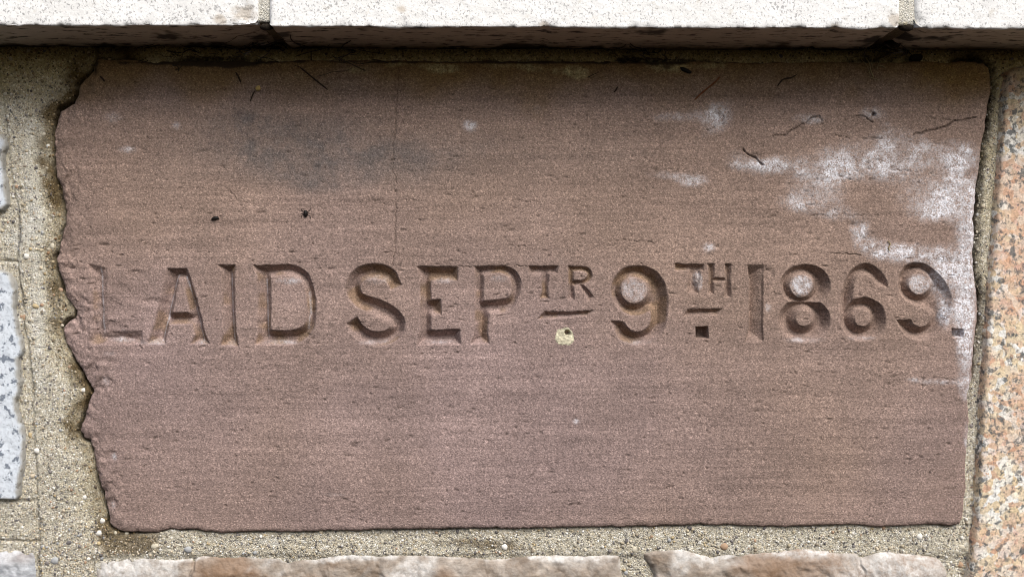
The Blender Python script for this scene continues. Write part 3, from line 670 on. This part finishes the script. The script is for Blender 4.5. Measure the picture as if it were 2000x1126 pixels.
def in_joint(n, size):
    """random spots that lie on open mortar"""
    x = R.uniform(-100, 2100, n); y = R.uniform(96, 1180, n)
    band = R.rand(n) < 0.45; x = np.where(band, R.uniform(0, 230, n), x)
    low = R.rand(n) < 0.3; x = np.where(low, R.uniform(60, 1960, n), x); y = np.where(low, R.uniform(1030, 1126, n), y)
    rt = R.rand(n) < 0.08; x = np.where(rt, R.uniform(1880, 1965, n), x); y = np.where(rt, R.uniform(130, 1126, n), y)
    ok = np.ones(n, bool)
    dS = poly_dist(x, y, [SAND]); ok &= dS < -1
    for o in (GRAN, GREYL, GREYS, SLB1, SLB2, SLG): ok &= poly_dist(x, y, [o]) < -1
    return x[ok], y[ok], dS[ok]

def build_grains():
    v0, f0 = ico()
    x, y, dS = in_joint(17000, 3)
    H, _ = mortar_height(x[None, :], y[None, :], dS[None, :]); H = H[0]
    n = len(x); s = np.clip(np.exp(R.normal(math.log(1.6), 0.38, n)), 0.9, 4.5) * PX
    wx, wz = plan(x, y)
    rot = R.rand(n) * 6.28; sq = R.uniform(0.65, 1, n)
    V = np.repeat(v0[None], n, 0) * (1 + (R.rand(n, 12, 1) - .5) * 0.35)
    V[:, :, 2] *= sq[:, None]; V[:, :, 1] *= 0.75
    c, sn = np.cos(rot)[:, None], np.sin(rot)[:, None]
    vx = V[:, :, 0] * c - V[:, :, 2] * sn; vz = V[:, :, 0] * sn + V[:, :, 2] * c
    co = np.stack([vx * s[:, None] + wx[:, None], V[:, :, 1] * s[:, None] + (H - 0.10 * s)[:, None], vz * s[:, None] + wz[:, None]], -1).reshape(-1, 3)
    F = (f0[None] + np.arange(n)[:, None, None] * 12).reshape(-1, 3)
    tint = PAL[R.choice(len(PAL), n, p=PALW)] * R.uniform(0.75, 1.1, (n, 1))
    gr = np.clip(np.where((x < 300), sstep(-40, -4, dS), 0) + np.where(y < 230, sstep(230, 120, y), 0), 0, 1)[:, None]
    tint = tint * (1 - gr * np.array([[.45, .55, .70]]))
    t4 = np.concatenate([np.repeat(tint, 12, 0), np.ones((n * 12, 1))], 1)
    me = raw_mesh("sand_grains", co, np.zeros((0, 4), int), M_PEB, {"tint": t4}, None, F)
    link("sand_grain", me, mortar, None, None, None, "stuff")
    # the larger pebbles one by one
    v1, f1 = ico2(); protos = []
    for k in range(10):
        vv = v1 * (1 + (fbm(v1[:, 0] * 3 + k * 9 + 50, v1[:, 2] * 3 + v1[:, 1] * 2 + 50, 2, 2, 460)[:, None] - .5) * 0.6) * np.array([1, .6, R.uniform(.62, .95)])
        col = PAL[[2, 1, 3, 7, 0, 5, 6, 9, 1, 8][k]]
        protos.append(raw_mesh("pebble", vv, np.zeros((0, 4), int), M_PEB, {"tint": np.tile([*col, 1], (len(vv), 1))}, None, f1))
    fixed = [(105,1095,9,7),(68,598,8,2),(50,500,6,0),(100,480,6,1),(110,522,6,3),(44,620,7,9),(33,688,11,3),(1416,1068,9,9),(365,1074,8,7),(300,1068,8,1),(196,1018,6,0),(190,1042,6,0),(160,762,5,0),(175,760,5,0),(985,1070,7,0),(625,1040,6,3),(1730,1032,5,9),(1800,1050,7,0),(1885,1072,7,1),(1886,1108,7,9),(132,1060,6,5),(100,260,5,2),(90,284,4,0),(1240,1075,6,8),(1225,1058,5,5),(70,880,6,0),(55,850,6,2),(60,930,6,3)]
    x, y, dS = in_joint(420, 6)
    more = [(a, b, R.uniform(3.0, 5.0), R.randint(10)) for a, b in zip(x[:64], y[:64])]
    for (a, b, r, k) in fixed + more:
        dq = poly_dist(np.array([[float(a)]]), np.array([[float(b)]]), [SAND])
        h = float(mortar_height(np.array([[float(a)]]), np.array([[float(b)]]), dq)[0][0, 0])
        wx, wz = plan(a, b)
        o = link("pebble", protos[k], mortar); o.location = (wx, h + 0.15 * r * PX, wz); o.scale = (r * PX,) * 3; o.rotation_euler = (0, R.rand() * 6.28, 0)
build_grains()

# ------------------------------------------------------------------ ledge blocks
FRONT = -0.080
def ledge_block(name, x0, x1, z0, z1, front, mat, parent=None, label=None, cat=None, group=None, seed=500, cr=0.0012, rough=1.0, spots=(), chips=(), endr=0.004, stains=()):
    """x0, x1 metres; z0, z1 underside height at both ends"""
    prof = []; top = 0.345
    for y in np.arange(0.03, front + cr, -0.0016): prof.append((y, 0.0, 0, -1))
    for a in np.linspace(0, math.pi / 2, 5): prof.append((front + cr - cr * math.sin(a), cr - cr * math.cos(a), -math.sin(a), -math.cos(a)))
    zz = cr
    while zz < top - 0.235:
        zz += 0.0016 if zz < 0.04 else 0.006
        prof.append((front, zz, -1, 0))
    prof += [(front + 0.004, zz + 0.003, -.7, .7), (0.03, zz + 0.004, 0, 1)]
    prof = np.array(prof); us = np.arange(x0, x1 + 1e-6, (x1 - x0) / max(int((x1 - x0) / 0.0016), 4))
    U, V = np.meshgrid(us, np.arange(len(prof)))
    py_, pz_, ny, nz = (prof[:, i][:, None] * np.ones_like(U) for i in range(4))
    zb = z0 + (z1 - z0) * (U - x0) / (x1 - x0)
    s = np.cumsum(np.concatenate([[0], np.hypot(np.diff(prof[:, 0]), np.diff(prof[:, 1]))]))[:, None] * np.ones_like(U)
    a_, b_ = U * 2000 + 3000, s * 2000 + 500
    disp = (fbm(a_, b_, 60, 3, seed) - .5) * 1.6 * MM * rough + (fbm(a_, b_, 10, 3, seed + 4, 0.6) - .5) * 0.8 * MM * rough
    under = nz < -0.9
    disp += np.where(under, (fbm(a_, b_ * 1.6, 40, 4, seed + 8, .6) - .5) * 2.5 * MM, 0)
    edge = np.exp(-((pz_ - 0.0004) / 0.002) ** 2 - ((py_ - front) / 0.003) ** 2)
    disp += edge * (fbm(a_, b_ * 0 + 3, 30, 4, seed + 12, .6) - .55) * 2.4 * MM
    rs = np.random.RandomState(seed + 77)
    for i in range(int((x1 - x0) / 0.028)):
        cx = rs.uniform(x0, x1); r_ = 0.0012 + 0.003 * rs.rand() ** 2
        disp -= rs.uniform(.6, 1.8) * MM * np.exp(-((U - cx) / r_) ** 2) * np.exp(-((pz_ + np.clip(py_ - front, 0, 1)) / (r_ * .8)) ** 2)
    te = np.minimum(U - x0, x1 - U); e = np.clip(1 - te / endr, 0, 1); disp -= endr * 0.8 * (1 - np.sqrt(np.clip(1 - e * e, 0, 1))) * 0.9
    for (cx, cz, r, a) in chips: disp -= a * MM * np.exp(-(((U - cx) / r) ** 2 + ((zb + pz_ - cz) / r) ** 2)) * (0.5 + fbm(a_, b_, 8, 3, seed + 15))
    co = np.stack([U, py_ + ny * disp, zb + pz_ + nz * disp], -1).reshape(-1, 3)
    nr, nc = U.shape; idx = np.arange(nr * nc).reshape(nr, nc)
    q = np.stack([idx[:-1, :-1], idx[:-1, 1:], idx[1:, 1:], idx[1:, :-1]], -1).reshape(-1, 4)[:, ::-1]
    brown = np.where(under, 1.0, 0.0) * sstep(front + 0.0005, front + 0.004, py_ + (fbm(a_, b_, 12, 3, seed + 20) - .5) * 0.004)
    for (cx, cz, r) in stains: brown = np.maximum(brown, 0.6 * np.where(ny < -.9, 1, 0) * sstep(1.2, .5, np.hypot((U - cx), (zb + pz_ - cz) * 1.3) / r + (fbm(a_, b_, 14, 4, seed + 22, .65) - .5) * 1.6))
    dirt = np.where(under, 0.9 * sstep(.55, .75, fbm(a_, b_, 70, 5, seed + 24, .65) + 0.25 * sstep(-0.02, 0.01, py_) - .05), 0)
    for (cx, cy, r, a) in spots:
        wq = np.where(under | (edge > .2), 1, 0); dirt = np.maximum(dirt, a * wq * sstep(1.1, .5, np.hypot(U - cx, py_ - cy) / r + (fbm(a_, b_, 14, 3, seed + 28) - .5)))
    dirt = np.maximum(dirt, 0.8 * edge * sstep(.62, .72, fbm(a_, b_ * 0 + 9, 20, 4, seed + 30)))
    st = np.stack([np.clip(dirt, 0, 1), brown, np.zeros_like(U), np.ones_like(U)], -1).reshape(-1, 4)
    # end caps
    nm = raw_mesh(name, co, q, mat, {"stain": st})
    o = link(name, nm, parent, label, cat, group)
    caps = []
    import bmesh
    bm = bmesh.new(); bm.from_mesh(nm); bm.verts.ensure_lookup_table()
    for col in (0, nc - 1):
        vs = [bm.verts[i] for i in idx[:, col]]
        try: bm.faces.new(vs if col == 0 else vs[::-1])
        except ValueError: pass
    bmesh.ops.recalc_face_normals(bm, faces=bm.faces[:]); bm.to_mesh(nm); bm.free()
    return o
def fx(px): return (px - 1000) * PX * (D + FRONT)
def fz(py): return (563 - py) * PX * (D + FRONT)
ledge_block("ledge_block", fx(-520), fx(503), fz(49), fz(50), FRONT, M_PALE, None, "left pale speckled granite block of the projecting ledge", "ledge block", "ledge blocks", 500,
            spots=((fx(480), -0.03, 0.012, .9), (fx(380), -0.01, 0.01, .8)), chips=((fx(480), fz(30), 0.008, 2.0), (fx(500), fz(46), 0.006, 3.0)), stains=((fx(474), fz(26), 0.011), (fx(430), fz(38), 0.006)))
ledge_block("ledge_block", fx(526), fx(1757), fz(52), fz(56), FRONT - 0.001, M_PALE, None, "longest pale granite ledge block, directly above the cornerstone", "ledge block", "ledge blocks", 540,
            spots=((fx(535), -0.05, 0.012, .9), (fx(1735), -0.04, 0.015, .95), (fx(900), 0.0, 0.008, .7)), chips=((fx(1756), fz(50), 0.003, 3.0), (fx(1632), fz(56), 0.004, 1.8), (fx(1065), fz(52), 0.004, 1.2)), stains=((fx(1065), fz(50), 0.005), (fx(1632), fz(54), 0.005), (fx(783), fz(18), 0.004), (fx(1748), fz(40), 0.007)))
ledge_block("ledge_block", fx(1787), fx(2520), fz(55), fz(55), FRONT + 0.001, M_PALE, None, "right pale granite ledge block with a rounded lower corner", "ledge block", "ledge blocks", 580,
            spots=((fx(1800), -0.04, 0.016, .95),), chips=((fx(1790), fz(50), 0.007, 3.5),), endr=0.007)
for (a, b, py, sd) in ((498, 530, 43, 620), (1752, 1796, 47, 640)):
    o = ledge_block("ledge_joint", fx(a), fx(b), fz(py), fz(py), FRONT + 0.0035, M_MORT, mortar, None, None, None, sd, 0.003, 1.2)

# ------------------------------------------------------------------ small debris
def tube_mesh(lines, mat, sides=6):
    co = []; quads = []
    for pts, r in lines:
        p = np.array(smooth_line(pts, 5)); n = len(p); t = np.gradient(p, axis=0); t /= np.linalg.norm(t, axis=1)[:, None] + 1e-12
        a = np.cross(t, [0.13, 1, 0.21]); a /= np.linalg.norm(a, axis=1)[:, None] + 1e-12; b = np.cross(t, a)
        base = len(co); u = np.linspace(0, 1, n); rr = r * (0.35 + 0.65 * np.minimum(1, 6 * np.minimum(u, 1 - u) + .1)) * (1 + 0.15 * np.sin(u * 23))
        for i in range(n):
            for k in range(sides):
                an = 2 * math.pi * k / sides; co.append(p[i] + (a[i] * math.cos(an) + b[i] * math.sin(an)) * rr[i])
        for i in range(n - 1):
            for k in range(sides):
                k2 = (k + 1) % sides; quads.append((base + i * sides + k, base + i * sides + k2, base + (i + 1) * sides + k2, base + (i + 1) * sides + k))
    return raw_mesh("strand", np.array(co), np.array(quads), mat)
def on_wall(pts, y=-0.0012):
    return [(*(plan(a, b)[:1]), y, plan(a, b)[1]) for a, b in pts]
def twig(name, pts, w, mat, label, cat, y=-0.001, more=()):
    lines = [(on_wall(pts, y), w * PX / 2)] + [(on_wall(q, y), ww * PX / 2) for q, ww in more]
    return link(name, tube_mesh(lines, mat), None, label, cat)
twig("twig", [(586,132),(600,143),(611,152),(626,164),(641,176)], 3.0, M_TWIG, "thin dark twig slanting down below the left ledge joint", "twig", more=[([(575,128),(590,134),(602,144)], 1.6)])
twig("pine_needle", [(1406,150),(1396,161),(1380,174),(1366,186),(1356,196)], 3.2, M_NEED, "reddish brown pine needle stuck near the top edge", "pine needle")
twig("twig", [(1556,146),(1545,152),(1530,155),(1522,163),(1518,169)], 2.6, M_TWIG, "short crooked dark twig right of the pine needle", "twig")
twig("twig", [(461,142),(466,150),(471,162)], 3.6, M_TWIG, "short thick dark twig left of the yellow leaf scrap", "twig")
twig("twig", [(498,178),(493,188),(489,199)], 2.2, M_TWIG, "hair thin dark twig hanging under the yellow leaf scrap", "twig")
twig("twig", [(1206,170),(1203,176),(1199,181)], 3.0, M_TWIG, "tiny dark twig below the lichen under the ledge", "twig")
twig("twig", [(196,150),(201,154),(205,160)], 3.6, M_TWIG, "tiny dark twig at the top left corner of the cornerstone", "twig")
twig("straw", [(1733,470),(1738,476),(1735,484),(1737,490)], 2.2, M_STRAW, "tiny curled straw on white crust above the numerals", "straw")

def lump(name, px, py, y, rx, ry, rz, mat, label, cat, seed=0, rot=0.0, parent=None):
    v, f = ico2()
    v = v * (1 + (fbm(v[:, 0] * 2 + seed * 7 + 40, v[:, 2] * 2 + v[:, 1] * 1.5 + 40, 1.2, 3, 480 + seed)[:, None] - .5) * 0.7) * np.array([rx, ry, rz]) * PX
    o = link(name, raw_mesh(name, v, np.zeros((0, 4), int), mat, None, None, f), parent, label, cat)
    x, z = plan(px, py, y); o.location = (x, y, z); o.rotation_euler = (0, rot, 0); return o
lump("seed_husk", 420, 426, -0.0012, 9, 4, 4, M_BLACK, "small black seed husk stuck to the stone above letter I", "seed husk", 1, -0.15)
bug = lump("dead_insect", 597, 417, -0.0014, 4, 4, 7, M_BLACK, "small black dead insect stuck above letter D", "insect", 2)
lg = tube_mesh([([(x * PX, 0.0006, z * PX) for x, z in q], 0.00028) for q in ([(2,3),(8,7),(10,12)],[(-2,3),(-7,6),(-9,10)],[(3,-2),(8,-5),(10,-10)],[(-3,-2),(-8,-4),(-9,-9)],[(3,1),(9,1)],[(-3,1),(-9,0)])], M_BLACK, 4)
link("leg", lg, bug)
lump("leaf_scrap", 504, 172, -0.0016, 5, 2, 5.5, M_LEAF, "small yellow leaf scrap near the top edge", "leaf scrap", 3, .4)
lump("leaf_scrap", 1340, 138, -0.001, 13, 4, 4.5, M_BLACK, "dark dead leaf scrap left of the pine needle", "leaf scrap", 4, .45)

# grime balls and cobwebs hanging in the ledge corner
def cobweb(cx, cy, spread, n, label, seed, y0=-0.07, y1=0.004):
    rs = np.random.RandomState(seed); lines = []
    for i in range(n):
        a = np.array([cx + rs.normal() * spread * .6, cy + rs.normal() * spread * .22, 0]); ya = rs.uniform(y0, y1)
        pts = []; ang = rs.uniform(-0.6, 0.6) + (math.pi if rs.rand() < .5 else 0) + (0.9 if rs.rand() < .35 else 0); L = rs.uniform(.3, 1.0) * spread
        for k in range(5):
            u = k / 4; px = a[0] + math.cos(ang) * L * u + rs.normal() * 3; py = a[1] + abs(math.sin(ang)) * L * u * .7 + rs.normal() * 2 ; yy = ya + (y1 - ya) * u
            x, z = plan(px, py, yy); pts.append((x, yy, min(z, 0.2345)))
        lines.append((pts, rs.uniform(.0002, .00055)))
    return link("cobweb", tube_mesh(lines, M_WEB, 4), None, label, "cobweb")
cobweb(500, 80, 60, 26, "dusty dark cobweb below the left ledge joint", 1)
cobweb(1735, 92, 50, 30, "dusty dark cobweb below the right ledge joint", 2)
cobweb(1245, 106, 60, 22, "dusty dark cobweb in the corner above the raised T and numeral 9", 4, -0.03)
cobweb(690, 104, 80, 16, "thin dusty cobweb in the corner above letter S", 5, -0.05)
cobweb(345, 100, 60, 20, "faint cobweb in the dark corner left of the left ledge joint", 3, -0.02)
twig("grass_tuft", [(1690,112),(1697,124),(1700,138),(1706,152)], 2.0, M_STRAW, "dry pale grass tuft below the right ledge joint", "grass tuft",
     more=[([(1706,108),(1702,122),(1704,134)], 1.6), ([(1722,112),(1716,124),(1712,136)], 1.8), ([(1680,116),(1692,128),(1699,146)], 1.4), ([(1715,128),(1724,130),(1730,134)], 1.6), ([(1696,150),(1706,154),(1718,157)], 1.2)])
for (px, py, y, r, lab, sd) in ((521, 53, -0.072, 8, "black grime clump plugging the left ledge joint", 5), (1768, 54, -0.072, 9, "black grime clump plugging the right ledge joint", 6), (1742, 84, -0.012, 12, "black dirt clump in the corner under the right ledge joint", 7), (1790, 113, 0.001, 9, "dark dirt clump on mortar right of the grass tuft", 8)):
    lump("dirt_clump", px, py, y, r * 1.5, r, r * .8, M_CLOD, lab, "dirt clump", sd)
